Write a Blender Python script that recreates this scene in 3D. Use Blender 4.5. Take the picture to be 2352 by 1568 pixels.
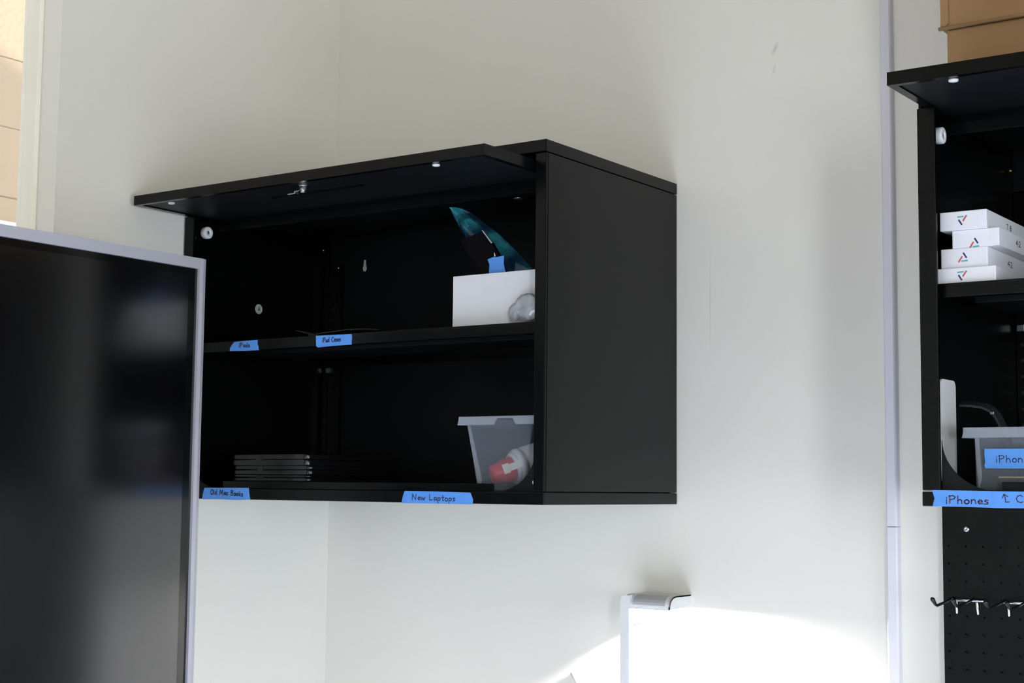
import bpy, bmesh, math, random
from mathutils import Vector, Matrix

for o in list(bpy.data.objects): bpy.data.objects.remove(o, do_unlink=True)
scene = bpy.context.scene
COL = scene.collection
S = 0.885            # design units -> metres
Z0 = 1.40            # height of the cabinets' underside above the floor, metres
def W(p): return Vector((p[0]*S, p[1]*S, p[2]*S + Z0))

# ------------------------------------------------------------------ camera
cam_d = bpy.data.cameras.new('camera'); cam = bpy.data.objects.new('camera', cam_d); COL.objects.link(cam)
scene.camera = cam
cam_d.sensor_width = 36.0; cam_d.lens = 3482.5*36.0/2352.0; cam_d.clip_start = .02
pitch, yaw, roll = 0.0958836, 0.6145740, 0.0104947
fwd = Vector((-math.sin(yaw)*math.cos(pitch), math.cos(yaw)*math.cos(pitch), math.sin(pitch)))
rt = Vector((math.cos(yaw), math.sin(yaw), 0)); up = rt.cross(fwd)
r2 = rt*math.cos(roll) + up*math.sin(roll); u2 = -rt*math.sin(roll) + up*math.cos(roll)
M = Matrix((r2, u2, -fwd)).transposed().to_4x4(); M.translation = W((2.26792, -2.51851, 0.02828))
cam.matrix_world = M

# ------------------------------------------------------------------ world, sun, daylight at the tall window, added side light, exposure
scene.view_settings.view_transform = 'Standard'; scene.view_settings.look = 'None'
scene.view_settings.gamma = 1.0; scene.view_settings.use_curve_mapping = False
scene.view_settings.exposure = -0.02
wd = bpy.data.worlds.new('world'); scene.world = wd; wd.use_nodes = True
wd.node_tree.nodes['Background'].inputs[0].default_value = (.76, .87, 1.0, 1)
wd.node_tree.nodes['Background'].inputs[1].default_value = 2.4
def light(name, kind, loc, target, power, color, size=1, size_y=None):
    d = bpy.data.lights.new(name, kind); d.energy = power; d.color = color
    if kind == 'AREA':
        d.shape = 'RECTANGLE'; d.size = size; d.size_y = size_y or size
    o = bpy.data.objects.new(name, d); COL.objects.link(o); o.location = loc
    o.rotation_euler = (Vector(target)-Vector(loc)).to_track_quat('-Z', 'Y').to_euler()
    return o
sun = light('sun', 'SUN', (.7, -8.8, 3.75), (0, 0, 0), 40, (1.0, .98, .97)); sun.data.angle = .02
RY, RX, CZ, FZ = -4.6, 5.6, 1.55, -Z0/S
light('daylight_tall_window', 'AREA', W((4.80, RY-.12, .15)), W((1.0, 0, .0)), 74, (.86, .92, 1.0), .48, 1.5)
light('side_fill_light', 'AREA', W((RX+.12, -1.7, -.35)), W((0, -.9, -.6)), 42, (.82, .91, 1.0), 1.0, .85)  # added fill from the right, brightens the lower left wall

# ------------------------------------------------------------------ materials
def mat(name, color, rough=.5, metal=0, spec=.5, alpha=1, emit=None, estr=0, coat=0, trans=0, noise=None, bump=None, bscale=200):
    m = bpy.data.materials.new(name); m.use_nodes = True; nt = m.node_tree; b = nt.nodes['Principled BSDF']
    b.inputs['Base Color'].default_value = (*color, 1); b.inputs['Roughness'].default_value = rough
    b.inputs['Metallic'].default_value = metal; b.inputs['Specular IOR Level'].default_value = spec
    b.inputs['Alpha'].default_value = alpha; b.inputs['Coat Weight'].default_value = coat
    b.inputs['Transmission Weight'].default_value = trans
    if emit: b.inputs['Emission Color'].default_value = (*emit, 1); b.inputs['Emission Strength'].default_value = estr
    tc = None
    if noise:
        tc = nt.nodes.new('ShaderNodeTexCoord'); n = nt.nodes.new('ShaderNodeTexNoise'); n.inputs['Scale'].default_value = noise[0]
        n.inputs['Detail'].default_value = 5
        r = nt.nodes.new('ShaderNodeValToRGB'); a = noise[1]
        r.color_ramp.elements[0].position = .3; r.color_ramp.elements[1].position = .7
        r.color_ramp.elements[0].color = tuple(max(0, x*(1-a)) for x in color)+(1,)
        r.color_ramp.elements[1].color = tuple(min(1, x*(1+a)) for x in color)+(1,)
        nt.links.new(tc.outputs['Object'], n.inputs['Vector']); nt.links.new(n.outputs['Fac'], r.inputs['Fac'])
        nt.links.new(r.outputs['Color'], b.inputs['Base Color'])
    if bump:
        tc = tc or nt.nodes.new('ShaderNodeTexCoord'); n2 = nt.nodes.new('ShaderNodeTexNoise'); n2.inputs['Scale'].default_value = bscale
        bp = nt.nodes.new('ShaderNodeBump'); bp.inputs['Strength'].default_value = bump; bp.inputs['Distance'].default_value = .001
        nt.links.new(tc.outputs['Object'], n2.inputs['Vector']); nt.links.new(n2.outputs['Fac'], bp.inputs['Height'])
        nt.links.new(bp.outputs['Normal'], b.inputs['Normal'])
    return m
MT = {}
MT['wall'] = mat('wall_paint', (.80, .77, .69), .62, spec=.3, noise=(2.2, .012), bump=.12, bscale=160)
MT['ceiling'] = mat('ceiling_paint', (.50, .41, .29), .8, noise=(3, .02))
MT['floor'] = mat('floor_pale_vinyl', (.43, .51, .68), .6, noise=(6, .06))
MT['trimlav'] = mat('raceway_plastic', (.74, .72, .77), .42, noise=(5, .02))
MT['cream'] = mat('window_cream_paint', (.94, .89, .75), .45, noise=(6, .02))
MT['block'] = mat('block_beige', (.48, .325, .195), .85, noise=(2.2, .06), bump=.4, bscale=60)
MT['mortar'] = mat('block_mortar', (.45, .33, .23), .9, noise=(9, .1))
MT['ground'] = mat('pale_concrete', (.75, .73, .70), .9, noise=(4, .06))
MT['glass'] = mat('pane_glass', (.9, .95, .95), .02, alpha=.07)
MT['black'] = mat('black_powder_coat', (.0016, .0018, .0020), .22, spec=.21, noise=(7, .10), bump=.10, bscale=900)
MT['blackin'] = mat('black_powder_coat_inside', (.0045, .005, .006), .5, spec=.2, noise=(7, .10))
MT['blackglossy'] = mat('black_gloss_plastic', (.006, .006, .007), .22, spec=.5, noise=(12, .1))
MT['rubber'] = mat('black_rubber', (.006, .006, .0075), .5, noise=(20, .1))
MT['chrome'] = mat('chrome', (.72, .73, .75), .18, metal=1, noise=(30, .03))
MT['zinc'] = mat('zinc_steel', (.55, .56, .58), .3, metal=1, noise=(30, .05))
MT['brass'] = mat('brass_screw', (.55, .38, .12), .35, metal=1, noise=(30, .05))
MT['nylon'] = mat('white_nylon', (.78, .77, .76), .35, noise=(20, .02))
MT['decal'] = mat('pale_decal', (.62, .66, .60), .5, noise=(30, .04))
MT['green'] = mat('decal_green', (.05, .22, .15), .5, noise=(30, .1))
MT['tape'] = mat('blue_painter_tape', (.105, .31, .78), .6, spec=.3, noise=(60, .06), bump=.35, bscale=500)
MT['ink'] = mat('marker_ink', (.018, .018, .07), .5, noise=(90, .1))
MT['ink2'] = mat('marker_ink_plum', (.07, .02, .05), .5, noise=(90, .1))
MT['white'] = mat('white_card', (.76, .76, .79), .42, noise=(10, .015))
MT['whitebox'] = mat('white_coated_box', (.80, .79, .83), .35, noise=(10, .012))
MT['whiteplastic'] = mat('white_plastic', (.76, .76, .76), .35, noise=(10, .01))
MT['cardboard'] = mat('cardboard', (.31, .178, .078), .8, noise=(8, .07), bump=.2, bscale=80)
MT['silver'] = mat('silver_frame', (.53, .525, .575), .38, metal=.35, spec=.5, noise=(8, .02))
MT['screen'] = mat('screen_glass', (.002, .002, .0025), .15, spec=1.0, coat=.8, noise=(2, .1))
MT['screen'].node_tree.nodes['Principled BSDF'].inputs['Coat Roughness'].default_value = .17
MT['screenborder'] = mat('screen_border', (.004, .004, .004), .12, spec=.5, noise=(2, .1))
MT['bin'] = mat('clear_bin_plastic', (.34, .39, .46), .28, alpha=.14, noise=(6, .03))
MT['binthick'] = mat('clear_bin_rim_plastic', (.44, .48, .54), .25, alpha=.42, noise=(6, .03))
MT['bottle'] = mat('bottle_white_plastic', (.66, .68, .74), .35, noise=(8, .02))
MT['red'] = mat('red_cap_plastic', (.62, .035, .04), .35, noise=(8, .04))
MT['bagfilm'] = mat('teal_bag_film', (.03, .22, .30), .14, alpha=.72, spec=.8, noise=(16, .55))
for n_ in MT['bagfilm'].node_tree.nodes:
    if n_.type == 'VALTORGB':
        n_.color_ramp.elements[0].color = (.008, .030, .075, 1); n_.color_ramp.elements[1].color = (.03, .30, .36, 1)
        n_.color_ramp.elements[0].position = .44; n_.color_ramp.elements[1].position = .58
MT['bagclear'] = mat('clear_bag_film', (.40, .425, .45), .14, alpha=.85, spec=.9, noise=(30, .45), bump=1.0, bscale=45)
MT['navy'] = mat('logo_navy', (.02, .02, .12), .4, noise=(30, .05))
MT['logored'] = mat('logo_red', (.55, .09, .09), .4, noise=(30, .05))
MT['teal'] = mat('logo_teal', (.10, .36, .34), .4, noise=(30, .05))
MT['greyink'] = mat('grey_print', (.06, .06, .08), .4, noise=(30, .05))
MT['greyhood'] = mat('lamp_hood_grey', (.50, .50, .51), .4, noise=(10, .02))
MT['led'] = mat('led_panel', (.9, .9, .9), .5, emit=(.93, .95, 1.0), estr=1600)
MT['pouch'] = mat('black_pouch_film', (.0012, .0012, .0025), .4, spec=.08, noise=(20, .1))
MT['whitewash'] = mat('white_masonry_paint', (.88, .88, .86), .7, noise=(5, .03))
MT['strap'] = mat('strap_rubber', (.022, .023, .027), .45, noise=(20, .1))
MT['pink'] = mat('bottle_print', (.40, .06, .10), .4, noise=(20, .1))

# wall paint also carries two small scuffs and one pencil line (marks on the wall itself)
def wall_marks(m, marks):
    nt = m.node_tree; b = nt.nodes['Principled BSDF']; src = b.inputs['Base Color'].links[0].from_socket
    geo = nt.nodes.new('ShaderNodeNewGeometry')
    for (cx, cz, rx, rz, ang, st) in marks:
        mp = nt.nodes.new('ShaderNodeMapping'); mp.vector_type = 'TEXTURE'
        p = W((cx, 0, cz)); mp.inputs['Location'].default_value = (p.x, 0, p.z)
        mp.inputs['Rotation'].default_value = (0, ang, 0); mp.inputs['Scale'].default_value = (rx*S, 1, rz*S)
        g = nt.nodes.new('ShaderNodeTexGradient'); g.gradient_type = 'SPHERICAL'
        nt.links.new(geo.outputs['Position'], mp.inputs['Vector']); nt.links.new(mp.outputs['Vector'], g.inputs['Vector'])
        mu = nt.nodes.new('ShaderNodeMath'); mu.operation = 'MULTIPLY'; mu.inputs[1].default_value = st
        nt.links.new(g.outputs['Fac'], mu.inputs[0])
        mx = nt.nodes.new('ShaderNodeMix'); mx.data_type = 'RGBA'; mx.inputs['B'].default_value = (.12, .12, .12, 1)
        nt.links.new(mu.outputs[0], mx.inputs['Factor']); nt.links.new(src, mx.inputs['A']); src = mx.outputs['Result']
    nt.links.new(src, b.inputs['Base Color'])
wall_marks(MT['wall'], [(1.0796, .8416, .005, .016, .5, .32), (1.0775, .803, .004, .016, .25, .18), (.9442, .38, .0016, .12, .004, .22)])

# ------------------------------------------------------------------ builders (design coordinates; W() turns them into metres)
def base_of(root): return Vector(root['_b']) if root else Vector((0, 0, 0))
BASE = {}
def thing(name, label, cat, base, group=None):
    o = bpy.data.objects.new(name, None); COL.objects.link(o); o.location = W(base); o.empty_display_size = .02
    o['label'] = label; o['category'] = cat
    if group: o['group'] = group
    BASE[o.name] = W(base)
    return o
def part(name, bm, m, parent=None, smooth=False, base=None):
    """bm in design coordinates -> one mesh object under parent"""
    me = bpy.data.meshes.new(name)
    bmesh.ops.recalc_face_normals(bm, faces=bm.faces[:])
    b = BASE[parent.name] if parent is not None else (W(base) if base else Vector((0, 0, 0)))
    for v in bm.verts: v.co = W(v.co) - b
    bm.to_mesh(me); bm.free(); me.materials.append(MT[m] if isinstance(m, str) else m)
    if smooth:
        for p in me.polygons: p.use_smooth = True
    o = bpy.data.objects.new(name, me); COL.objects.link(o)
    if parent is not None: o.parent = parent
    else: o.location = b
    BASE[o.name] = b
    return o
def tag(o, label, cat, group=None):
    o['label'] = label; o['category'] = cat
    if group: o['group'] = group
    return o
def struct(o, label=None):
    o['kind'] = 'structure'
    if label: o['label'] = label
    return o
def copy_part(o, parent, d=(0, 0, 0)):
    c = o.copy(); COL.objects.link(c); c.parent = parent
    c.location = o.location + Vector(d)*S; BASE[c.name] = BASE[parent.name]
    return c
def BM(): return bmesh.new()
def box(bm, x0, x1, y0, y1, z0, z1, bev=0, seg=2):
    r = bmesh.ops.create_cube(bm, size=1)
    for v in r['verts']:
        v.co = Vector((x0+(v.co.x+.5)*(x1-x0), y0+(v.co.y+.5)*(y1-y0), z0+(v.co.z+.5)*(z1-z0)))
    if bev:
        es = list({e for v in r['verts'] for e in v.link_edges})
        bmesh.ops.bevel(bm, geom=es, offset=bev, segments=seg, affect='EDGES', profile=.5)
    return bm
def bx(*a, **k): return box(BM(), *a, **k)
def prism(bm, pts, axis, a0, a1):
    """extrude a 2D polygon; axis 'y': pts are (x,z); 'x': pts (y,z); 'z': pts (x,y)"""
    def P(p, a):
        return {'y': (p[0], a, p[1]), 'x': (a, p[0], p[1]), 'z': (p[0], p[1], a)}[axis]
    A = [bm.verts.new(P(p, a0)) for p in pts]; B = [bm.verts.new(P(p, a1)) for p in pts]
    bm.faces.new(A); bm.faces.new(B[::-1])
    n = len(pts)
    for i in range(n): bm.faces.new((A[i], A[(i+1) % n], B[(i+1) % n], B[i]))
    return bm
def rrect(x0, x1, z0, z1, r, n=5, corners=(1, 1, 1, 1)):
    out = []
    for k, (cx, cz, a) in enumerate(((x1-r, z1-r, 0), (x0+r, z1-r, 90), (x0+r, z0+r, 180), (x1-r, z0+r, 270))):
        if corners[k]:
            for i in range(n+1):
                t = math.radians(a+90*i/n); out.append((cx+r*math.cos(t), cz+r*math.sin(t)))
        else:
            out.append(((x1, z1), (x0, z1), (x0, z0), (x1, z0))[k])
    return out
def frame_of(d):
    d = Vector(d).normalized(); a = Vector((0, 0, 1)) if abs(d.z) < .9 else Vector((1, 0, 0))
    u = d.cross(a).normalized(); return d, u, d.cross(u)
def lathe(bm, org, d, prof, n=24, caps=True):
    """prof = [(distance along d, radius)]"""
    d, u, v = frame_of(d); org = Vector(org); rings = []
    for t, r in prof:
        rings.append([bm.verts.new(org+d*t+(u*math.cos(2*math.pi*i/n)+v*math.sin(2*math.pi*i/n))*max(r, 1e-5)) for i in range(n)])
    for a, b in zip(rings, rings[1:]):
        for i in range(n): bm.faces.new((a[i], a[(i+1) % n], b[(i+1) % n], b[i]))
    if caps: bm.faces.new(rings[0][::-1]); bm.faces.new(rings[-1])
    return bm
def tube(bm, pts, r, n=10):
    pts = [Vector(p) for p in pts]; rings = []
    for i, p in enumerate(pts):
        t = (pts[min(i+1, len(pts)-1)]-pts[max(i-1, 0)]); _, u, v = frame_of(t)
        rr = r[i] if isinstance(r, (list, tuple)) else r
        rings.append([bm.verts.new(p+(u*math.cos(2*math.pi*k/n)+v*math.sin(2*math.pi*k/n))*rr) for k in range(n)])
    for a, b in zip(rings, rings[1:]):
        for k in range(n): bm.faces.new((a[k], a[(k+1) % n], b[(k+1) % n], b[k]))
    bm.faces.new(rings[0][::-1]); bm.faces.new(rings[-1])
    return bm

# handwriting: polylines on a grid, cap height 1, x-height .55
def arc(cx, cz, rx, rz, a0, a1, n=9): return [(cx+rx*math.cos(math.radians(a0+(a1-a0)*i/n)), cz+rz*math.sin(math.radians(a0+(a1-a0)*i/n))) for i in range(n+1)]
GL = {
 'i': (.22, [[(.1, .5), (.1, 0)], [(.1, .78), (.12, .72)]]),
 'P': (.62, [[(.12, 0), (.12, 1)], [(.05, .92), (.35, 1), (.52, .82), (.44, .58), (.13, .45)]]),
 'a': (.50, [[(.38, .5), (.2, .55), (.06, .3), (.16, .04), (.36, .2), (.38, .5), (.40, .08), (.46, 0)]]),
 'd': (.52, [[(.38, .42), (.2, .52), (.06, .26), (.18, .02), (.38, .16)], [(.40, 1), (.38, .2), (.44, 0)]]),
 's': (.40, [[(.32, .5), (.14, .54), (.08, .40), (.30, .22), (.28, .04), (.05, .02)]]),
 'C': (.64, [[(.54, .84), (.40, 1), (.18, .88), (.07, .5), (.18, .12), (.42, 0), (.56, .12)]]),
 'e': (.46, [[(.07, .28), (.37, .32), (.34, .5), (.18, .55), (.06, .3), (.14, .04), (.40, .08)]]),
 'O': (.62, [arc(.3, .5, .24, .48, 80, 450, 14)]),
 'l': (.22, [[(.1, 1), (.1, .0)]]),
 'M': (.80, [[(.06, 0), (.14, 1), (.36, .3), (.58, 1), (.68, 0)]]),
 'c': (.42, [[(.36, .45), (.2, .54), (.06, .28), (.16, .03), (.38, .08)]]),
 'B': (.62, [[(.10, 0), (.12, 1)], [(.04, .96), (.36, 1), (.46, .8), (.14, .55), (.48, .42), (.46, .12), (.10, 0)]]),
 'o': (.48, [arc(.23, .27, .17, .26, 80, 450, 12)]),
 'k': (.46, [[(.08, .9), (.08, 0)], [(.36, .52), (.10, .24), (.40, 0)]]),
 'N': (.74, [[(.08, 0), (.10, 1), (.52, .04), (.58, 1)]]),
 'w': (.62, [[(.04, .55), (.14, .02), (.28, .42), (.42, .02), (.54, .58)]]),
 'L': (.56, [[(.08, 1), (.10, .04), (.46, .10)]]),
 'p': (.50, [[(.08, .52), (.10, -.38)], [(.09, .42), (.26, .55), (.40, .36), (.30, .08), (.10, .10)]]),
 't': (.44, [[(.2, .95), (.22, .06), (.34, .04)], [(.02, .55), (.42, .62)]]),
 'h': (.50, [[(.08, 1), (.08, 0)], [(.08, .36), (.24, .55), (.36, .42), (.38, 0)]]),
 'n': (.50, [[(.08, .54), (.08, 0)], [(.08, .36), (.24, .55), (.36, .42), (.40, 0)]]),
 '^': (.62, [[(.02, .58), (.16, 1.08), (.44, .80)], [(.18, 1.0), (.26, .5), (.28, .02), (.56, .06)]]),
 '4': (.50, [[(.30, 0), (.30, 1), (.04, .35), (.46, .35)]]), '2': (.50, [[(.06, .8), (.2, 1), (.38, .85), (.34, .55), (.06, 0), (.42, .02)]]),
 '7': (.40, [[(.02, .96), (.36, .98), (.14, 0)]]), '8': (.46, [arc(.21, .76, .14, .22, 0, 360, 10), arc(.21, .27, .18, .26, 0, 360, 10)]),
 ' ': (.42, []),
}
def writing(text, width, cap, ox, oz, drop=0, thick=.11, cond=1.0, rnd=0):
    """returns bmesh of flat strokes in the (x,z) plane at y=0, fitted to width"""
    rg = random.Random(rnd); tot = sum(GL[c][0] for c in text); sx = width/tot; bm = BM(); x = 0
    segs = []
    for c in text:
        w, st = GL[c]; jz = rg.uniform(-.04, .04); tl = rg.uniform(-.05, .08)
        for pl in st:
            pts = [(ox+(x+px+tl*pz*.3)*sx, oz+(pz+jz)*cap+drop*(x+px)/tot) for px, pz in pl]
            segs += list(zip(pts, pts[1:]))
        x += w
    h = thick*cap*.5
    for (a, b) in segs:
        d = Vector((b[0]-a[0], b[1]-a[1])); L = d.length
        if L < 1e-7: continue
        d /= L; nrm = Vector((-d.y, d.x))*h; e = d*h*.8
        q = [(a[0]-e.x+nrm.x, a[1]-e.y+nrm.y), (a[0]-e.x-nrm.x, a[1]-e.y-nrm.y), (b[0]+e.x-nrm.x, b[1]+e.y-nrm.y), (b[0]+e.x+nrm.x, b[1]+e.y+nrm.y)]
        bm.faces.new([bm.verts.new((p[0], 0, p[1])) for p in q])
    return bm
def at_y(bm, y):
    for v in bm.verts: v.co.y = y
    return bm

# ------------------------------------------------------------------ the room
T = .105
WY0, WY1, WZ0, WZ1 = -1.42, -.763, -.35, 1.32
bm = BM()
box(bm, -T, 0, WY1, .1, FZ, CZ); box(bm, -T, 0, RY, WY0, FZ, CZ)
box(bm, -T, 0, WY0, WY1, WZ1, CZ); box(bm, -T, 0, WY0, WY1, FZ, WZ0)
struct(part('wall_left', bm, 'wall'))
struct(part('wall_back', bx(0, RX, 0, .1, FZ, CZ), 'wall'))
bm = BM(); box(bm, RX, RX+.1, RY-.12, -2.35, FZ, CZ); box(bm, RX, RX+.1, -1.05, .1, FZ, CZ); box(bm, RX, RX+.1, -2.35, -1.05, FZ, -.9); box(bm, RX, RX+.1, -2.35, -1.05, .2, CZ)  # the opening is added to let the side fill in
struct(part('wall_right', bm, 'wall'))
bm = BM()
ops = [(.75, 2.1, -1.1, .10), (4.5, 5.1, -.8, 1.1)]
box(bm, -T, .75, RY-.1, RY, FZ, CZ); box(bm, .75, 2.1, RY-.1, RY, FZ, -1.1); box(bm, .75, 2.1, RY-.1, RY, .10, CZ)
box(bm, 2.1, 4.5, RY-.1, RY, FZ, CZ); box(bm, 4.5, 5.1, RY-.1, RY, FZ, -.8); box(bm, 4.5, 5.1, RY-.1, RY, 1.1, CZ); box(bm, 5.1, RX, RY-.1, RY, FZ, CZ)
struct(part('wall_rear', bm, 'wall'))
struct(part('floor', bx(-T, RX+.1, RY-.1, .1, FZ-.05, FZ), 'floor'))
struct(part('ceiling', bx(-T-.05, RX+.15, RY-.15, .15, CZ, CZ+.08), 'ceiling'))
for k, (x0, x1, z0, z1) in enumerate(ops):
    bm = BM(); f = .035
    box(bm, x0, x0+f, RY-.08, RY-.03, z0, z1); box(bm, x1-f, x1, RY-.08, RY-.03, z0, z1)
    box(bm, x0+f, x1-f, RY-.08, RY-.03, z0, z0+f); box(bm, x0+f, x1-f, RY-.08, RY-.03, z1-f, z1)
    struct(part('window_%d' % (k+2), bm, 'cream'))
bm = BM()
for a, b in ((-2.35, -2.315), (-1.085, -1.05)): box(bm, RX+.03, RX+.08, a, b, -.9, .2)
for a, b in ((-.9, -.865), (.165, .2)): box(bm, RX+.03, RX+.08, -2.315, -1.085, a, b)
struct(part('window_4', bm, 'cream'))  # frame of the unseen opening added for the side fill
# window in the left wall: frame with a cross bar, a pane above and below it, a sill
w1 = part('window_1', bx(-.103, -.055, WY1-.006, WY1, WZ0, WZ1, bev=.001), 'cream'); struct(w1)
bm = BM(); box(bm, -.103, -.055, WY0, WY0+.006, WZ0, WZ1); box(bm, -.103, -.055, WY0, WY1-.006, WZ1-.04, WZ1); box(bm, -.103, -.055, WY0, WY1-.006, WZ0, WZ0+.04)
part('window_frame', bm, 'cream', w1)
part('window_bead', bx(-.057, -.052, WY1-.009, WY1, WZ0, WZ1, bev=.001), 'cream', w1)
part('window_pane', bx(-.094, -.091, WY0+.006, WY1-.006, WZ0+.04, WZ1-.04), 'glass', w1)
# the yard outside: sunlit block wall and pale ground
EX = -1.75
wo = part('wall_outside', bx(EX-.2, EX-.004, -3.2, 2.6, FZ, 2.9), 'mortar'); struct(wo)
part('painted_base', bx(EX-.004, EX+.05, -3.19, 2.6, FZ, .835, bev=.004), 'whitewash', wo)
bl, bh = .44, .222; blk = None
for r in range(18):
    z = FZ+.06+r*bh
    off = (r % 2)*bl/2
    for c in range(13):
        y = -3.0+c*bl+off
        if z < .60 or z+bh > 2.9 or y+bl > 2.6: continue
        if blk is None:
            blk = part('block', bx(EX-.004, EX, y+.0018, y+bl-.0018, z+.0018, z+bh-.0018, bev=.0015, seg=1), 'block', wo); b0 = (y, z)
        else: copy_part(blk, wo, (random.Random(r*31+c).uniform(-.001, .001), y-b0[0], z-b0[1]))
struct(part('wall_sun_block', bx(EX-.2, -T-.02, -3.4, -3.2, FZ, 2.9), 'whitewash'))  # unseen wall added to keep sun off the jamb, white for bounce
struct(part('ground_outside', bx(EX-.2, -T, -3.2, 2.6, FZ-.1, FZ), 'ground'))
# white cable raceway on the back wall, in two lengths
for k, (z0, z1) in enumerate(((-.0312, CZ-.005), (FZ+.005, -.0325))):
    bm = BM(); prism(bm, [(1.284, 0), (1.2865, -.011), (1.290, -.0135), (1.304, -.0135), (1.3065, -.011), (1.308, 0)], 'z', z0, z1)
    struct(part('trim_%d' % (k+1), bm, 'trimlav'))

# ------------------------------------------------------------------ cabinets
CW, CD, CH = .871, .4494, .61
def gusset(bm, x, z, sgn, r=.084, q=.072, y0=-.442, y1=-.4395):
    """corner plate with a hollow curve; x is the stile's inner edge, sgn +1 when the plate reaches to +x"""
    pts = [(x, z), (x+sgn*r, z)] + [(x+sgn*(r-r*math.sin(math.radians(90*i/12))), z+q*(1-math.cos(math.radians(90*i/12)))) for i in range(1, 13)]
    prism(bm, pts, 'y', y0, y1); return bm
def cabinet(ox, oz, label, sz, flap_dx, flap_z):
    root = thing('wall_cabinet', label, 'cabinet', (ox+CW/2, -CD/2, oz), 'black wall cabinets with flip-up doors')
    x0, x1 = ox, ox+CW; z0, z1 = oz, oz+CH
    part('top_panel', bx(x0, x1, -CD, -.001, z1-.021, z1, bev=.0012), 'black', root)
    part('bottom_panel', bx(x0, x1, -CD, -.001, z0, z0+.0205, bev=.0012), 'black', root)
    for a, b in ((x0, x0+.006), (x1-.006, x1)):
        part('side_panel', bx(a+.0003, b-.0003, -CD+.0066, -.001, z0+.0218, z1-.0225, bev=.0012), 'black', root)
    part('back_panel', bx(x0+.006, x1-.006, -.020, -.016, z0+.0205, z1-.021), 'blackin', root)
    # stiles (left one is notched at the top where the door slides in)
    part('stile', bx(x0+.0003, x0+.0262, -CD+.0003, -CD+.0062, z0+.0218, flap_z-.0188, bev=.0012), 'black', root)
    part('stile', bx(x1-.0215, x1-.0003, -CD+.0003, -CD+.0062, z0+.0218, z1-.0228, bev=.0012), 'black', root)
    part('corner_plate', gusset(BM(), x0+.0262, z0+.0205, 1), 'blackin', root)
    part('corner_plate', gusset(BM(), x1-.0215, z0+.0205, -1), 'blackin', root)
    # inner tray lip behind the corner plates
    bm = BM(); box(bm, x0+.104, x0+.752, -.4255, -.4225, z0+.0207, z0+.0345, bev=.0006); box(bm, x0+.104, x0+.645, -.4225, -.030, z0+.0315, z0+.0345)
    part('bottom_tray', bm, 'black', root)
    # shelf: tray with a front lip and folded hem
    bm = BM(); box(bm, x0+.0068, x1-.0068, -.430, -.0215, sz-.003, sz, bev=.0005); box(bm, x0+.0068, x1-.0068, -.430, -.4275, sz-.0198, sz-.0028, bev=.0006)
    box(bm, x0+.0068, x1-.0068, -.4275, -.413, sz-.0198, sz-.018); box(bm, x0+.0068, x1-.0068, -.0250, -.0225, sz-.018, sz-.003)
    part('shelf', bm, 'black', root)
    bm = BM(); box(bm, x0+.03, x1-.03, -.30, -.16, sz-.014, sz-.0032, bev=.001); part('shelf_stiffener', bm, 'blackin', root)
    # slotted shelf standards in the two back corners
    for sx0 in (x0+.007, x1-.047):
        bm = BM(); box(bm, sx0, sx0+.020, -.0225, -.0202, z0+.05, z0+.515); box(bm, sx0+.020, sx0+.0225, -.030, -.0202, z0+.05, z0+.515, bev=.0005); box(bm, sx0+.0225, sx0+.040, -.030, -.028, z0+.05, z0+.515); box(bm, sx0+.0385, sx0+.040, -.028, -.0202, z0+.05, z0+.515)
        st = part('shelf_standard', bm, 'black', root)
        zz = z0+.075; first = None
        while zz < z0+.46:
            if first is None: first = part('slot', bx(sx0+.006, sx0+.015, -.0232, -.0226, zz, zz+.005), 'rubber', st); f0 = zz
            else: copy_part(first, st, (0, 0, zz-f0))
            zz += .0262
        part('screw', lathe(BM(), (sx0+.030, -.0302, z0+.506), (0, -1, 0), [(0, .0035), (.0016, .003), (.002, .0012)], 10), 'zinc', st, True)
        part('shelf_clip', bx(sx0+.004, sx0+.017, -.036, -.0228, sz-.032, sz-.0205, bev=.001), 'zinc', st)
    # keyhole in the back panel, brass screw, lock-nut caps on the inner left side
    kx, kz = x0+.106, z0+.502
    pts = arc(kx, kz, .0052, .0075, 130, 410, 16)+[(kx+.0022, kz+.018), (kx-.0022, kz+.018)]
    part('keyhole_plug', prism(BM(), pts, 'y', -.0212, -.0202), 'decal', root)
    part('brass_screw', lathe(BM(), (x0+.011, -.05, z0+.545), (1, 0, 0), [(-.004, .003), (0, .004), (.003, .002)], 10), 'brass', root, True)
    sk = part('round_sticker', lathe(BM(), (x0+.0062, -.2415, z0+.395), (1, 0, 0), [(0, .0105), (.0008, .0103)], 24), 'decal', root)
    part('arrow_print', prism(BM(), [(-.2455, z0+.391), (-.2375, z0+.393), (-.2415, z0+.401)], 'x', x0+.0071, x0+.0074), 'green', sk)
    # rollers that carry the door
    for px, dx in ((x0+.012, 1), (x1-.012, -1)):
        rl = part('roller', lathe(BM(), (px, -.406, z0+.532), (dx, 0, 0), [(0, .0105), (.0015, .0122), (.011, .0122), (.0125, .011), (.0128, .0045), (.0105, .0040)], 28), 'nylon', root, True)
        part('roller_axle', lathe(BM(), (px, -.406, z0+.532), (dx, 0, 0), [(-.006, .0036), (.0112, .0036), (.0118, .0028)], 14), 'zinc', rl, True)
    part('bumper', lathe(BM(), (x1-.0215, -.444, z0+.037), (-1, 0, 0), [(0, .004), (.0022, .0035), (.003, .001)], 12), 'nylon', root, True)
    # cross bar under the top
    part('cross_rail', bx(x0+.0065, x1-.0065, -.383, -.3795, z0+.5365, z0+.5540, bev=.0006), 'black', root)
    part('hole_plug', lathe(BM(), (x0+.68, -.256, flap_z-.0185), (0, 0, -1), [(0, .010), (.001, .0095)], 20), 'zinc', root)
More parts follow.
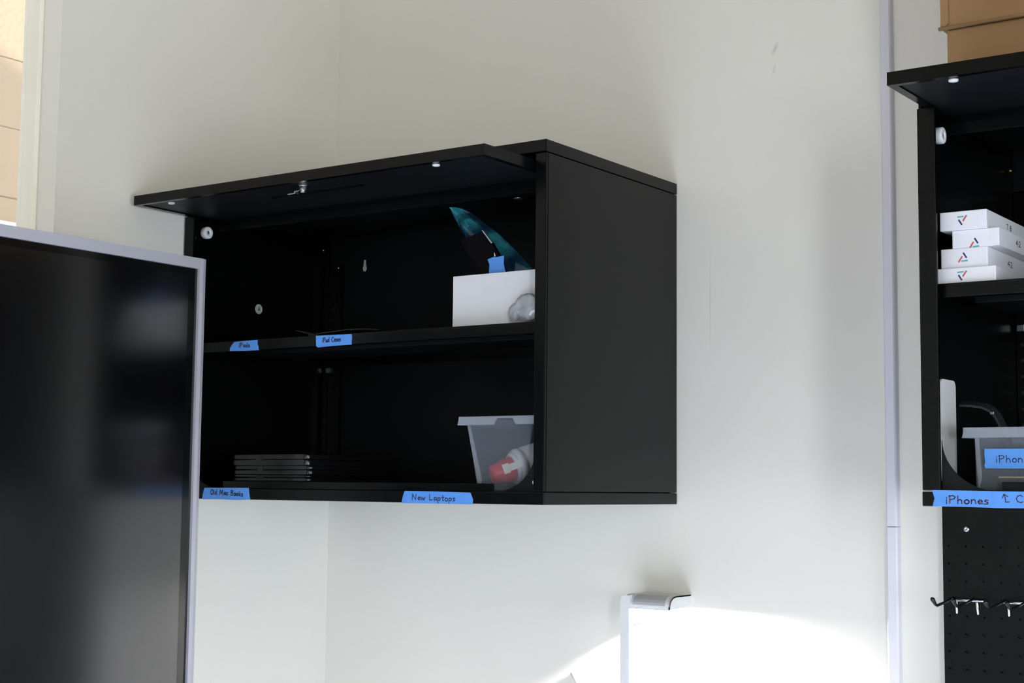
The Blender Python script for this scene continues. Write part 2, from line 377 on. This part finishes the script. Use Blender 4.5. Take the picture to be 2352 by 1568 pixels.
    # door: shallow pan pushed back under the top, still standing out in front
    fx0, fx1 = x0+.0112+flap_dx, x0+.8458+flap_dx; fy = -.59; ft = flap_z; th = .0182
    bm = BM()
    box(bm, fx0, fx1, fy, -.10, ft-.003, ft); box(bm, fx0, fx1, fy, fy+.002, ft-th, ft-.003)
    box(bm, fx0, fx0+.002, fy+.002, -.10, ft-th, ft-.003); box(bm, fx1-.002, fx1, fy+.002, -.10, ft-th, ft-.003)
    box(bm, fx0+.002, fx1-.002, fy+.002, fy+.010, ft-th, ft-th+.0018); box(bm, fx0+.002, fx0+.012, fy+.010, -.10, ft-th, ft-th+.0018); box(bm, fx1-.012, fx1-.002, fy+.010, -.10, ft-th, ft-th+.0018)
    dr = part('door', bm, 'black', root)
    part('inner_panel', bx(fx0+.012, fx1-.012, fy+.010, -.10, ft-th+.0022, ft-th+.0032), 'blackin', dr)
    part('handle_channel', bx(x0+.29, x0+.516, -.503, -.499, ft-th-.0006, ft-th+.004, bev=.0004), 'black', dr)
    lt = part('lock', lathe(BM(), (x0+.418, -.553, ft-th+.004), (0, 0, -1), [(0, .010), (.004, .010), (.004, .0075), (.012, .0075), (.013, .005), (.016, .005)], 18), 'chrome', dr, False)
    bm = BM(); box(bm, x0+.400, x0+.421, -.5575, -.5485, ft-th-.0085, ft-th-.0070, bev=.0004); box(bm, x0+.384, x0+.402, -.5575, -.5485, ft-th-.0125, ft-th-.0108, bev=.0004)
    prism(bm, [(x0+.400, ft-th-.0070), (x0+.402, ft-th-.0085), (x0+.4015, ft-th-.0125), (x0+.3995, ft-th-.0110)], 'y', -.5575, -.5485)
    part('cam', bm, 'chrome', lt)
    for px in (x0+.096, x0+.733):
        part('bumper', lathe(BM(), (px, -.5715, ft-th), (0, 0, -1), [(0, .0068), (.0025, .0062), (.0035, .003)], 16), 'nylon', dr, True)
    return root
C1 = (.003, 0); C2 = (1.5112, .0082)
cab1 = cabinet(*C1, 'black steel wall cabinet in the room corner, door pushed up and open', .306, 0, .5778)
cab2 = cabinet(*C2, 'black steel wall cabinet at the right edge holding stacked white boxes', .3215, 0, .5918)

# ------------------------------------------------------------------ tape labels
def tape(label, poly, y, text, x, z, w, cap, drop=0, thick=.13, ink='ink', seed=1):
    r = thing('tape_label', label, 'tape label', (sum(p[0] for p in poly)/len(poly), y, min(p[1] for p in poly)), 'handwritten blue tape labels')
    t = part('tape', prism(BM(), poly, 'y', y-.0005, y-.0001), 'tape', r)
    if text: part('lettering', at_y(writing(text, w, cap, x, z, drop, thick, rnd=seed), y-.00075), ink, r)
    return r
tape('blue tape label on the bottom rail reading Old Mac Books', [(.0828, .0213), (.14, .0219), (.2025, .0222), (.2030, .016), (.2048, .008), (.2068, .0002), (.17, -.0012), (.12, -.0002), (.0765, -.0007), (.0785, .008), (.0805, .016)], -CD, 'Old Mac Books', .0995, .0092, .089, .0092, -.0030, .19, 'ink', 3)
tape('blue tape label on the bottom rail reading New Laptops', [(.5819, .0202), (.65, .0200), (.7252, .0187), (.7285, .012), (.7308, .007), (.7303, .003), (.731, -.001), (.65, -.0008), (.5755, -.001), (.5765, .005), (.5785, .013)], -CD, 'New Laptops', .5978, .0048, .096, .0102, -.0012, .14, 'ink', 5)
tape('torn blue tape label on the shelf lip reading iPads', [(.1211, .2869), (.1214, .292), (.127, .299), (.1330, .3042), (.1958, .3055), (.1956, .298), (.1992, .291), (.1985, .288), (.2011, .2851), (.16, .2856)], -.430, 'iPads', .1455, .2930, .031, .0085, -.0005, .18, 'ink', 7)
tape('blue tape label on the shelf lip reading iPad Cases', [(.3466, .3057), (.39, .3053), (.4346, .3046), (.4356, .298), (.4348, .292), (.4351, .2853), (.39, .2850), (.3516, .2836), (.3478, .2865), (.3472, .295)], -.430, 'iPad Cases', .3630, .2925, .046, .0088, .0002, .17, 'ink', 9)
Y2 = -CD
tape('blue tape label below the right cabinet reading iPhones', [(1.5255, .0308), (1.57, .0305), (1.6106, .0300), (1.6120, .020), (1.6110, .0075), (1.57, .0082), (1.5262, .0082), (1.5280, .016), (1.5290, .019), (1.5275, .024)], Y2, 'iPhones', 1.5440, .0125, .061, .0105, .0000, .14, 'ink2', 11)
tape('blue tape label with an up arrow reading Cases', [(1.6095, .0300), (1.66, .0298), (1.742, .0290), (1.744, .018), (1.741, .0078), (1.66, .0076), (1.6098, .0072), (1.6105, .019)], Y2-.0005, '^ Cases', 1.6225, .0155, .060, .0098, -.0006, .13, 'ink2', 13)

# ------------------------------------------------------------------ inside the corner cabinet: lower level
def laptop(label, x0, x1, y0, y1, z0, h):
    r = thing('laptop', label, 'laptop', ((x0+x1)/2, (y0+y1)/2, z0), 'closed black laptops in a stack')
    hb = h*.52
    def slab(a, b, ins):
        bm = BM(); prism(bm, rrect(x0+ins, x1-ins, y0+ins, y1-ins, .012), 'z', a, b)
        es = [e for e in bm.edges if abs(e.verts[0].co.z-e.verts[1].co.z) < 1e-6]
        bmesh.ops.bevel(bm, geom=es, offset=min(.0018, (b-a)*.35), segments=3, affect='EDGES', profile=.5); return bm
    part('base', slab(z0, z0+hb, .0), 'blackglossy', r, True)
    part('lid', slab(z0+hb+.0012, z0+h, .0006), 'blackglossy', r, True)
    part('hinge_gap', bx(x0+.03, x1-.03, y0+.02, y1-.004, z0+hb-.0005, z0+hb+.0016), 'rubber', r)
    part('latch_notch', bx(x0+.07, x0+.085, y0-.0004, y0+.004, z0+hb-.002, z0+h-.001), 'rubber', r)
    return r
laptop('closed black laptop at the bottom of the stack', .103, .308, -.400, -.135, .0347, .0128)
laptop('closed black laptop in the middle of the stack', .106, .313, -.402, -.130, .0478, .0165)
laptop('closed black laptop on top of the stack', .1005, .304, -.400, -.120, .0646, .0218)

def tub(name, label, x0, x1, y0, y1, z0, z1, slope, notch, foot=True):
    """clear storage bin: tapered walls, thick rolled rim, corner ribs"""
    r = thing(name, label, 'storage bin', ((x0+x1)/2, (y0+y1)/2, z0), 'clear plastic storage bins')
    t = .0022; s = slope
    def shell(zb, zt, o0, o1, tt):
        bm = BM()
        def ring(z, o): return [bm.verts.new(p) for p in ((x0+o, y0+o*.2, z), (x1-o, y0+o*.2, z), (x1-o, y1-o*.2, z), (x0+o, y1-o*.2, z))]
        a, b, c, d = ring(zb, o0), ring(zt, o1), ring(zt, o1+tt), ring(zb+tt, o0+tt)
        for i in range(4):
            j = (i+1) % 4
            bm.faces.new((a[i], a[j], b[j], b[i])); bm.faces.new((b[i], b[j], c[j], c[i])); bm.faces.new((c[i], c[j], d[j], d[i]))
        bm.faces.new(a[::-1]); bm.faces.new(d); return bm
    part('walls', shell(z0, z1-.002, s, .017, t), 'bin', r)
    rh = .0145
    bm = BM()
    # rim skirt: front (with an optional notch), sides and back
    ya = y0
    if notch:
        n0, n1 = notch
        prism(bm, [(x0, z1-rh), (n0, z1-rh), (n0+.006, z1-.004), (n1-.006, z1-.004), (n1, z1-rh), (x1, z1-rh), (x1-.003, z1), (x0+.004, z1)], 'y', ya, ya+.0022)
    else: prism(bm, [(x0, z1-rh), (x1, z1-rh), (x1-.003, z1), (x0+.004, z1)], 'y', ya, ya+.0022)
    box(bm, x0+.001, x0+.0035, ya+.0022, y1, z1-rh, z1); box(bm, x1-.0035, x1-.001, ya+.0022, y1, z1-rh, z1)
    box(bm, x0+.001, x1-.001, y1-.0022, y1, z1-rh, z1-.0001)
    box(bm, x0+.0036, x0+.0175, ya+.0024, y1-.0024, z1-.0022, z1-.0002); box(bm, x1-.0175, x1-.0036, ya+.0024, y1-.0024, z1-.0022, z1-.0002)
    part('rim', bm, 'binthick', r)
    # bright corner rib down the left front corner
    bm = BM(); prism(bm, [(x0+.0155, z1-rh), (x0+.021, z1-rh), (x0+s+.006, z0+.02), (x0+s+.001, z0)], 'y', y0+.0085, y0+.0105)
    part('corner_rib', bm, 'binthick', r)
    return r
tub('storage_bin', 'clear plastic bin behind the corner plate holding a red-capped bottle', .674, .850, -.4220, -.12, .0212, .1490, .041, (.752, .797))
# bottle lying in it, cap towards the room
bt = thing('spray_bottle', 'white bottle with a red cap lying in the clear bin', 'bottle', (.772, -.30, .040))
ax = Vector((.50, .82, .27)).normalized(); org = Vector((.7515, -.357, .0615))
BR = .0265
part('body', lathe(BM(), org, ax, [(0, .0220), (.0, .0300), (.005, .0326), (.012, .0330), (.0122, .0310), (.017, .0310), (.019, .0330), (.11, .0330), (.116, .028), (.118, .004)], 40), 'bottle', bt, True)
part('collar', lathe(BM(), org-ax*.006, ax, [(0, .0230), (.001, .0265), (.0075, .0300)], 36), 'bottle', bt, True)
cp = part('cap', lathe(BM(), org-ax*.046, ax, [(0, .003), (.0004, .0125), (.003, .0155), (.012, .0172), (.024, .0205), (.036, .0222), (.0412, .0225)], 36), 'red', bt, True)
sd = ax.cross(Vector((0, 0, 1))).normalized(); un = sd.cross(ax).normalized()
bm = BM(); c0 = org-ax*.036
dirn = (sd*.80+un*.22).normalized(); tng = ax.cross(dirn).normalized()
def strip(bm, pts, wdt):
    vs = [(bm.verts.new(p+tng*wdt), bm.verts.new(p-tng*wdt), bm.verts.new(p-dirn*.0006+tng*wdt), bm.verts.new(p-dirn*.0006-tng*wdt)) for p in pts]
    for a, b in zip(vs, vs[1:]):
        bm.faces.new((a[0], a[1], b[1], b[0])); bm.faces.new((a[2], b[2], b[3], a[3])); bm.faces.new((a[0], b[0], b[2], a[2])); bm.faces.new((a[1], a[3], b[3], b[1]))
    bm.faces.new((vs[0][0], vs[0][2], vs[0][3], vs[0][1])); bm.faces.new((vs[-1][0], vs[-1][1], vs[-1][3], vs[-1][2])); return bm
part('seal_strip', strip(BM(), [org-ax*.026+dirn*.0212, org-ax*.016+dirn*.0226, org-ax*.004+dirn*.0268, org+ax*.003+dirn*.0318], .0062), 'white', cp)
part('seal_tab', strip(BM(), [org-ax*.030+dirn*.0206, org-ax*.019+dirn*.0228], .0085), 'nylon', cp)
bm = BM()
for k in range(5):
    a0 = .50+.10*k
    for j in range(2):
        t0 = .036+.010*k
        p = [org+ax*(t0+du)+(-sd*math.cos(a0+da)+un*math.sin(a0+da))*.0333 for du, da in ((0, 0), (.009, .0), (.009, .07), (0, .07))]
        if j == 0: bm.faces.new([bm.verts.new(q) for q in p])
part('print', bm, 'pink', bt)

# ------------------------------------------------------------------ inside the corner cabinet: shelf
r = thing('tablet_case', 'thin black folio case lying slightly open on the shelf', 'tablet case', (.38, -.30, .3062))
bm = BM(); prism(bm, [(.322, .3063), (.322, .3115), (.326, .3140), (.40, .3175), (.44, .3170), (.478, .3135), (.478, .3120), (.44, .3152), (.40, .3157), (.328, .3122), (.325, .3105), (.325, .3063)], 'y', -.405, -.20)
part('cover', bm, 'rubber', r)
part('tray', bx(.327, .475, -.40, -.205, .3062, .3100, bev=.001), 'blackglossy', r)
bm = BM(); prism(bm, [(.2705, .3225), (.2705, .3210), (.320, .3100), (.3215, .3115)], 'y', -.405, -.22); prism(bm, [(.292, .3063), (.320, .3063), (.320, .3095), (.289, .3160)], 'y', -.39, -.24)
part('flap', bm, 'rubber', r)

# open white box
r = thing('white_box', 'open white cardboard box at the right end of the shelf', 'box', (.73, -.33, .3062))
bx0, bx1, by0, by1, bz0, bz1 = .6475, .8230, -.405, -.235, .3064, .3985
part('front_panel', bx(bx0, bx1, by0, by0+.0018, bz0, bz1, bev=.0004), 'white', r)
part('back_panel', bx(bx0, bx1, by1-.0018, by1, bz0, bz1, bev=.0004), 'white', r)
for a in (bx0, bx1-.0018): part('side_panel', bx(a, a+.0018, by0+.0019, by1-.0019, bz0, bz1), 'white', r)
part('base_panel', bx(bx0+.0019, bx1-.0019, by0+.0019, by1-.0019, bz0, bz0+.0018), 'white', r)

# teal film bag sticking out of the box
bag = thing('film_bag', 'crinkled teal translucent film bag sticking out of the white box', 'bag', (.73, -.35, .312))
Lp = [(.700, .330), (.694, .385), (.6880, .4073), (.6704, .4235), (.6487, .4472), (.6365, .4720), (.6203, .4957), (.6080, .5160), (.5967, .5348)]
Rp = [(.790, .330), (.788, .385), (.7857, .4032), (.7698, .4205), (.7415, .4475), (.7032, .4804), (.6593, .5112), (.6440, .5220), (.6276, .5310)]
rg = random.Random(4)
def film(side):
    bm = BM(); G = []; nu = 7
    for i, (l, q) in enumerate(zip(Lp, Rp)):
        row = []
        for k in range(nu):
            t = k/(nu-1); x = l[0]+(q[0]-l[0])*t; z = l[1]+(q[1]-l[1])*t
            bul = math.sin(math.pi*t)*(.020 if i < 7 else .010)*side
            jit = 0 if k in (0, nu-1) else rg.uniform(-.005, .005)
            row.append(bm.verts.new((x+(0 if k in (0, nu-1) else rg.uniform(-.002, .002)), -.352+bul+jit, z+(.004*math.sin(math.pi*t) if side > 0 else 0))))
        G.append(row)
    for a, b in zip(G, G[1:]):
        for k in range(nu-1):
            if (k + rg.randint(0, 1)) % 2: bm.faces.new((a[k], a[k+1], b[k+1])); bm.faces.new((a[k], b[k+1], b[k]))
            else: bm.faces.new((a[k], a[k+1], b[k])); bm.faces.new((a[k+1], b[k+1], b[k]))
    return bm
part('back_film', film(1), 'bagfilm', bag)
part('front_film', film(-1), 'bagfilm', bag)
sl = thing('black_pouch', 'flat black pouch in front of the teal bag', 'pouch', (.705, -.385, .33))
bm = BM(); prism(bm, [(.6553, .4646), (.7031, .4760), (.7252, .4524), (.7396, .4320), (.7493, .4006), (.752, .330), (.705, .330), (.7099, .4020), (.6781, .4292)], 'y', -.396, -.388)
bmesh.ops.bevel(bm, geom=bm.edges[:], offset=.0012, segments=1, affect='EDGES'); part('pouch_body', bm, 'pouch', sl)
bm = BM(); prism(bm, [(.7031, .4775), (.7058, .4770), (.7268, .4535), (.7240, .4525)], 'y', -.3975, -.3945); part('glossy_edge', bm, 'zinc', sl)
tape('short piece of blue tape stuck on the black pouch above the white box', [(.7170, .4247), (.730, .4280), (.7345, .4270), (.7525, .4285), (.7518, .415), (.7557, .3996), (.752, .3850), (.7221, .3860), (.7205, .4040), (.7215, .415)], -.3975, '', 0, 0, 0, 0)
part('paper_tip', prism(BM(), [(.7310, .4350), (.7322, .4350), (.7345, .4285), (.7318, .4285)], 'y', -.3982, -.3976), 'nylon', sl)

# clear bag bundle in front of the box
def lump(cx, cy, cz, rx, ry, rz, seed, amp=.16):
    bm = BM(); bmesh.ops.create_icosphere(bm, subdivisions=3, radius=1); rg = random.Random(seed)
    dirs = [(Vector((rg.gauss(0, 1), rg.gauss(0, 1), rg.gauss(0, 1))).normalized(), rg.uniform(-1, 1)*amp, rg.uniform(2.5, 5)) for _ in range(9)]
    for v in bm.verts:
        d = v.co.normalized(); s = 1+sum(a*abs(math.sin(f*d.dot(u)+a*9)) for u, a, f in dirs)*.6
        v.co = Vector((cx+d.x*rx*s, cy+d.y*ry*s, max(cz+d.z*rz*s, .3066)))
    return bm
r = thing('clear_bag', 'crumpled clear plastic bag bundle in front of the white box', 'bag', (.812, -.418, .3063))
part('film', lump(.815, -.4165, .3325, .033, .0085, .027, 6, .12), 'bagclear', r)
part('film_fold', lump(.789, -.4175, .324, .013, .006, .020, 9, .2), 'bagclear', r)

# ------------------------------------------------------------------ inside the right cabinet
SH2 = .3216
def logo(bm3, cx, cz, y, flip, s=.0068):
    """triangle of three bars: navy, red, teal"""
    f = -1 if flip else 1
    def bar(a, b, w):
        a = Vector((a[0]*f, a[1]*f))*s; b = Vector((b[0]*f, b[1]*f))*s
        d = (b-a).normalized(); n = Vector((-d.y, d.x))*w*s
        bm = BM(); bm.faces.new([bm.verts.new((cx+p.x, y, cz+p.y)) for p in (a+n, a-n, b-n, b+n)]); return bm
    return [('logo_bar', bar((.05, 1), (.75, -.15), .17), 'navy'), ('logo_bar', bar((-.15, .25), (-.95, -.95), .17), 'logored'), ('logo_bar', bar((-.35, -.75), (1.0, -.70), .14), 'teal')]
def white_carton(label, x0, x1, y0, y1, z0, z1, lx, lz, flip, txt, ty):
    r = thing('white_carton', label, 'box', ((x0+x1)/2, (y0+y1)/2, z0), 'white cartons stacked in the right cabinet')
    part('carton', bx(x0, x1, y0, y1, z0, z1, bev=.0009), 'whitebox', r)
    part('lid_seam', bx(x1-.013, x1-.0126, y0-.0001, y0+.001, z0+.001, z1-.001), 'white', r)
    for n, b, m in logo(None, lx, lz, y0-.0002, flip): part(n, b, m, r)
    if txt:
        bm = writing(txt, .024, .0075, 0, 0, 0, .17)
        for v in bm.verts: v.co = Vector((x1+.0002, ty+v.co.x, (z0+z1)/2-.003+v.co.z))
        part('lettering', bm, 'greyink', r)
    return r
white_carton('wide white carton at the bottom of the stack', 1.5285, 1.6120, -.424, -.18, SH2+.0001, .3433, 1.5646, .3320, True, None, 0)
white_carton('white carton second from the bottom of the stack', 1.5333, 1.6000, -.420, -.16, .3434, .3716, 1.5651, .3580, False, '42', -.33)
white_carton('white carton set to the right, second from the top', 1.5500, 1.6167, -.420, -.15, .3717, .3970, 1.5816, .3775, False, '42', -.345)
white_carton('white carton on top of the stack', 1.5340, 1.6009, -.424, -.16, .3971, .4238, 1.5661, .4108, True, '7 8', -.335)

tub('storage_bin', 'clear plastic bin at the right edge with a blue tape label', 1.5560, 1.775, -.4120, -.15, .0295, .1185, .0185, None)
tape('blue tape label on the front of the clear bin reading iPhone', [(1.588, .0885), (1.64, .0885), (1.70, .0880), (1.702, .070), (1.70, .0610), (1.64, .0612), (1.5885, .0615), (1.5872, .066), (1.5886, .070), (1.5876, .080)], -.4125, 'iPhone', 1.6030, .0692, .046, .0100, .0005, .11, 'ink', 15)
for k, (xa, za) in enumerate(((1.612, .0435),)):
    r = thing('phone', 'dark phone lying in the bottom of the clear bin', 'phone', (xa+.02, -.34, .0460))
    part('phone_body', bx(xa-.01, xa+.07, -.395, -.25, .0462, .0535, bev=.002), 'blackglossy', r)
    part('metal_edge', bx(xa-.0105, xa+.04, -.3958, -.2495, .0485, .0505, bev=.0003), 'brass', r)
# watch strap curling out of the bin
r = thing('watch_strap', 'black rubber watch strap with holes curling out of the bin', 'strap', (1.585, -.30, .06))
cen = [(1.5215, .1545), (1.540, .1535), (1.556, .1510), (1.567, .1455), (1.575, .1370), (1.581, .125), (1.588, .108), (1.594, .085), (1.598, .060)]
bm = BM(); rows = []
for i, (x, z) in enumerate(cen):
    t = Vector((cen[min(i+1, len(cen)-1)][0]-cen[max(i-1, 0)][0], 0, cen[min(i+1, len(cen)-1)][1]-cen[max(i-1, 0)][1])).normalized(); n = Vector((-t.z, 0, t.x))*.0016
    c = Vector((x, 0, z)); hw = .011 if i else .008
    rows.append([bm.verts.new(c+n+Vector((0, -.312-hw, 0))), bm.verts.new(c+n+Vector((0, -.312+hw, .006))), bm.verts.new(c-n+Vector((0, -.312+hw, .006))), bm.verts.new(c-n+Vector((0, -.312-hw, 0)))])
for a, b in zip(rows, rows[1:]):
    for k in range(4): bm.faces.new((a[k], a[(k+1) % 4], b[(k+1) % 4], b[k]))
bm.faces.new(rows[0]); bm.faces.new(rows[-1][::-1])
part('band', bm, 'strap', r)
for i in range(4):
    x = 1.528+i*.0088; z = .1530-i*.0008
    part('strap_hole', lathe(BM(), (x, -.3135, z-.0016), (.1, .25, 1), [(0, .0022), (.0065, .0022)], 8), 'blackglossy', r)
part('buckle_glint', bx(1.5690, 1.5745, -.326, -.3225, .1405, .1445, bev=.0005), 'chrome', r)
# white curved plastic panel standing against the inner left side
r = thing('plastic_sheet', 'white round-cornered plastic sheet standing against the inner cabinet side', 'plastic sheet', (1.5215, -.36, .043))
pts = [(p[0], p[1]) for p in rrect(-.3940, -.3300, .0430, .1900, .010, 5)]
part('sheet', prism(BM(), pts, 'x', 1.5180, 1.5205), 'whiteplastic', r)

# ------------------------------------------------------------------ cardboard box on the right cabinet
r = thing('cardboard_box', 'brown cardboard box standing on top of the right cabinet', 'box', (1.75, -.20, .6185))
part('lower_body', bx(1.5065, 2.05, -.302, -.06, .6185, .7275, bev=.003), 'cardboard', r)
part('upper_body', bx(1.4975, 2.05, -.306, -.055, .7275, 1.02, bev=.004), 'cardboard', r)
bm = BM(); tube(bm, [(1.497, -.309, .7280), (1.70, -.309, .7290), (2.05, -.309, .7300)], .0032, 8); part('fold', bm, 'cardboard', r, True)
part('corner_strip', prism(BM(), [(1.4940, .98), (1.5005, .735), (1.5040, .729), (1.5120, .735), (1.5080, .98)], 'y', -.3085, -.3062), 'cardboard', r)

# ------------------------------------------------------------------ pegboard and hooks
PX0, PX1, PZ1, PZ0 = 1.389, 2.1025, .0075, -.75
PYF = -.022
peg = thing('pegboard', 'black metal pegboard on the wall below the right cabinet', 'pegboard', ((PX0+PX1)/2, PYF, PZ0))
px_, pz_ = .0287, .0286
hx0, hz0 = 1.3992, -.0322
def peg_panel():
    bm = BM(); n = 8
    cols = int((PX1-hx0)/px_); rows = int((hz0-PZ0)/pz_)
    hxs = [hx0+i*px_ for i in range(cols)]; hzs = [hz0-j*pz_ for j in range(rows)]
    hx, hz = px_/2, pz_/2
    for j, cz in enumerate(hzs):
        for i, cx in enumerate(hxs):
            if i > 24: continue
            rr = .0021; rxx = .0045 if j >= 6 else rr
            if j == 0: rr = 0
            xl = PX0 if i == 0 else cx-hx; xr = cx+hx; zt = PZ1 if j == 0 else cz+hz; zb = cz-hz
            sq = [(xr, cz), (xr, zt), (cx, zt), (xl, zt), (xl, cz), (xl, zb), (cx, zb), (xr, zb)]
            o = [bm.verts.new((p[0], PYF, p[1])) for p in sq]
            if rr == 0: bm.faces.new(o); continue
            h = [bm.verts.new((cx+rxx*math.cos(math.radians(45*k)), PYF, cz+rr*math.sin(math.radians(45*k)))) for k in range(8)]
            g = [bm.verts.new((v.co.x, PYF+.004, v.co.z)) for v in h]
            for k in range(8):
                q = (k+1) % 8
                bm.faces.new((o[k], o[q], h[q], h[k])); bm.faces.new((h[k], h[q], g[q], g[k]))
            bm.faces.new(g)
    return bm
part('panel', peg_panel(), 'black', peg)
bm = BM(); box(bm, PX0-.0005, PX0+.002, PYF+.0002, -.0005, PZ0, PZ1); box(bm, PX0+.002, PX1, -.006, -.0005, PZ0, PZ1); box(bm, PX0+.002, PX1, PYF+.0002, -.006, PZ1-.002, PZ1)
part('tray', bm, 'black', peg)
bm = BM(); lathe(bm, (1.4294, PYF, -.0325), (0, -1, 0), [(0, .0052), (.0015, .0050), (.0030, .0036), (.0034, .0012), (.0026, .0011)], 16)
part('screw', bm, 'zinc', peg, True)
def hook(label, dx):
    r = thing('peg_hook', label, 'hook', (1.4265+dx, PYF, -.175), 'double hooks on the pegboard')
    part('cross_wire', tube(BM(), [(1.4025+dx, PYF-.004, -.1495), (1.43+dx, PYF-.0045, -.1487), (1.4565+dx, PYF-.004, -.1485)], .0024, 10), 'chrome', r, True)
    for k, ox in enumerate((1.4052, 1.4392)):
        part('prong', tube(BM(), [(ox+dx, PYF+.002, -.1450), (ox+dx, PYF-.006, -.1470), (ox+dx, PYF-.03, -.1500), (ox+dx, -.100, -.1540), (ox-.0012+dx, -.1045, -.1520), (ox-.0035+dx, -.1100, -.1440), (ox-.004+dx, -.1125, -.1420)], [.0022, .0022, .0022, .0023, .0026, .0038, .0026], 10), 'blackglossy', r, True)
        part('pin', tube(BM(), [(ox+.0068+dx, PYF-.004, -.1485), (ox+.0068+dx, PYF-.0046, -.152), (ox+.0072+dx*1.0+.001*k, PYF-.0038, -.1700), (ox+.0073+dx+.001*k, PYF-.0035, -.1716)], [.0022, .0022, .0022, .0012], 10), 'chrome', r, True)
    return r
hook('double pegboard hook nearest the pale wall', 0)
hook('double pegboard hook at the right edge of the picture', .0855)

# ------------------------------------------------------------------ big display on a stand
XT = .31; TY1 = -.6713; TY0 = -2.10; TZ1 = .4206; TZ0 = -.47
tv = thing('display_screen', 'large black display with a silver frame at the left edge', 'display', (.27, (TY0+TY1)/2, FZ))
fw = .0195; fh = .0185
part('housing', bx(XT-.055, XT-.008, TY0+.004, TY1-.004, TZ0+.004, TZ1-.004, bev=.004), 'rubber', tv)
fr = part('frame_side', prism(BM(), [(XT, TY1-fw), (XT+.0005, TY1-.012), (XT-.002, TY1-.004), (XT-.007, TY1-.0005), (XT-.014, TY1), (XT-.040, TY1), (XT-.040, TY1-.0038), (XT-.010, TY1-.006), (XT-.0075, TY1-fw)], 'z', TZ0, TZ1), 'silver', tv)
part('frame_side', bx(XT-.040, XT, TY0, TY0+fw, TZ0, TZ1, bev=.001), 'silver', tv)
part('frame_top', prism(BM(), [(TY0+fw, TZ1), (TY1-fw-.0004, TZ1), (TY1-fw-.0004, TZ1-fh), (TY0+fw, TZ1-fh)], 'x', XT-.040, XT), 'silver', tv)
part('frame_bottom', bx(XT-.040, XT, TY0+fw, TY1-fw, TZ0, TZ0+.03), 'silver', tv)
gy0, gy1, gz0, gz1 = TY0+fw, TY1-fw-.0004, TZ0+.03, TZ1-fh
part('glass_border', bx(XT-.0078, XT-.0055, gy0, gy1, gz0, gz1), 'screenborder', tv)
part('screen_panel', bx(XT-.0055, XT-.0048, gy0+.02, gy1-.0205, gz0+.02, gz1-.012), 'screen', tv)
ym = (TY0+TY1)/2
bm = BM(); box(bm, XT-.14, XT-.056, ym-.06, ym+.06, FZ+.06, .1, bev=.005); part('post', bm, 'rubber', tv)
bm = BM(); box(bm, XT-.26, XT+.30, ym-.40, ym-.33, FZ+.0, FZ+.06, bev=.006); box(bm, XT-.26, XT+.30, ym+.33, ym+.40, FZ, FZ+.06, bev=.006); box(bm, XT-.15, XT-.05, ym-.33, ym+.33, FZ+.01, FZ+.06, bev=.004)
part('foot', bm, 'rubber', tv)

# ------------------------------------------------------------------ wall lamp: rounded hood, LED panel under it, side arm, backplate
lx0, lx1, lz1, lz0, ly = .8005, .9030, -.1665, -.1915, -.081
DZ = -.72
lamp = thing('wall_lamp', 'white wall lamp with a rounded hood shining on the wall', 'lamp', ((lx0+lx1)/2, -.04, DZ))
prof = [(-.0004, lz1)] + [(ly+.024-.024*math.sin(math.radians(a)), lz1-.0185+.0185*math.cos(math.radians(a))) for a in (0, 15, 30, 45, 60, 75, 90)] + [(ly, lz0), (ly+.002, lz0)]
inn = [(ly+.002, lz1-.0185)] + [(ly+.024-.022*math.sin(math.radians(a)), lz1-.0185+.0165*math.cos(math.radians(a))) for a in (90, 60, 30, 0)] + [(-.0004, lz1-.002)]
part('hood', prism(BM(), prof+inn, 'x', lx0+.004, lx1), 'whiteplastic', lamp)
for a, b, zb in ((lx0+.004, lx0+.0065, lz0-.03), (lx1-.0025, lx1, lz0+.002)):
    part('hood_end', prism(BM(), [p for p in prof[:-2]]+[(ly, zb), (-.0004, zb)], 'x', a, b), 'whiteplastic', lamp)
def inset(x0, x1):
    pr = [(ly+.024-.0252*math.sin(math.radians(a)), lz1-.0185+.0197*math.cos(math.radians(a))) for a in (8, 25, 40, 55, 70, 85)]
    pi = [(ly+.024-.0238*math.sin(math.radians(a)), lz1-.0185+.0183*math.cos(math.radians(a))) for a in (85, 70, 55, 40, 25, 8)]
    return prism(BM(), pr+pi, 'x', x0, x1)
part('hood_inset', inset(lx0+.0255, lx1-.010), 'greyhood', lamp)
part('led_panel', prism(BM(), [(lx0+.010, -.1895), (lx1-.004, -.1770), (lx1-.004, -.1755), (lx0+.010, -.1880)], 'y', ly+.006, -.006), 'led', lamp)
part('side_arm', prism(BM(), rrect(lx0-.001, lx0+.0185, DZ, lz1-.001, .012, 5, (0, 1, 0, 0)), 'y', ly-.001, ly+.012), 'whiteplastic', lamp)
part('wall_bracket', bx(lx0-.001, lx0+.0185, ly+.0125, -.0008, DZ, DZ+.05, bev=.003), 'whiteplastic', lamp)
cb = tag(part('power_cable', tube(BM(), [(.645, -.004, -.328), (.660, -.006, -.346), (.70, -.006, -.385), (.75, -.006, -.44), (.785, -.007, -.55), (.79, -.010, -.645)], .0045, 10), 'whiteplastic', None, True, base=(.79, -.010, -.65)), 'white power cable on the wall left of the lamp', 'cable')
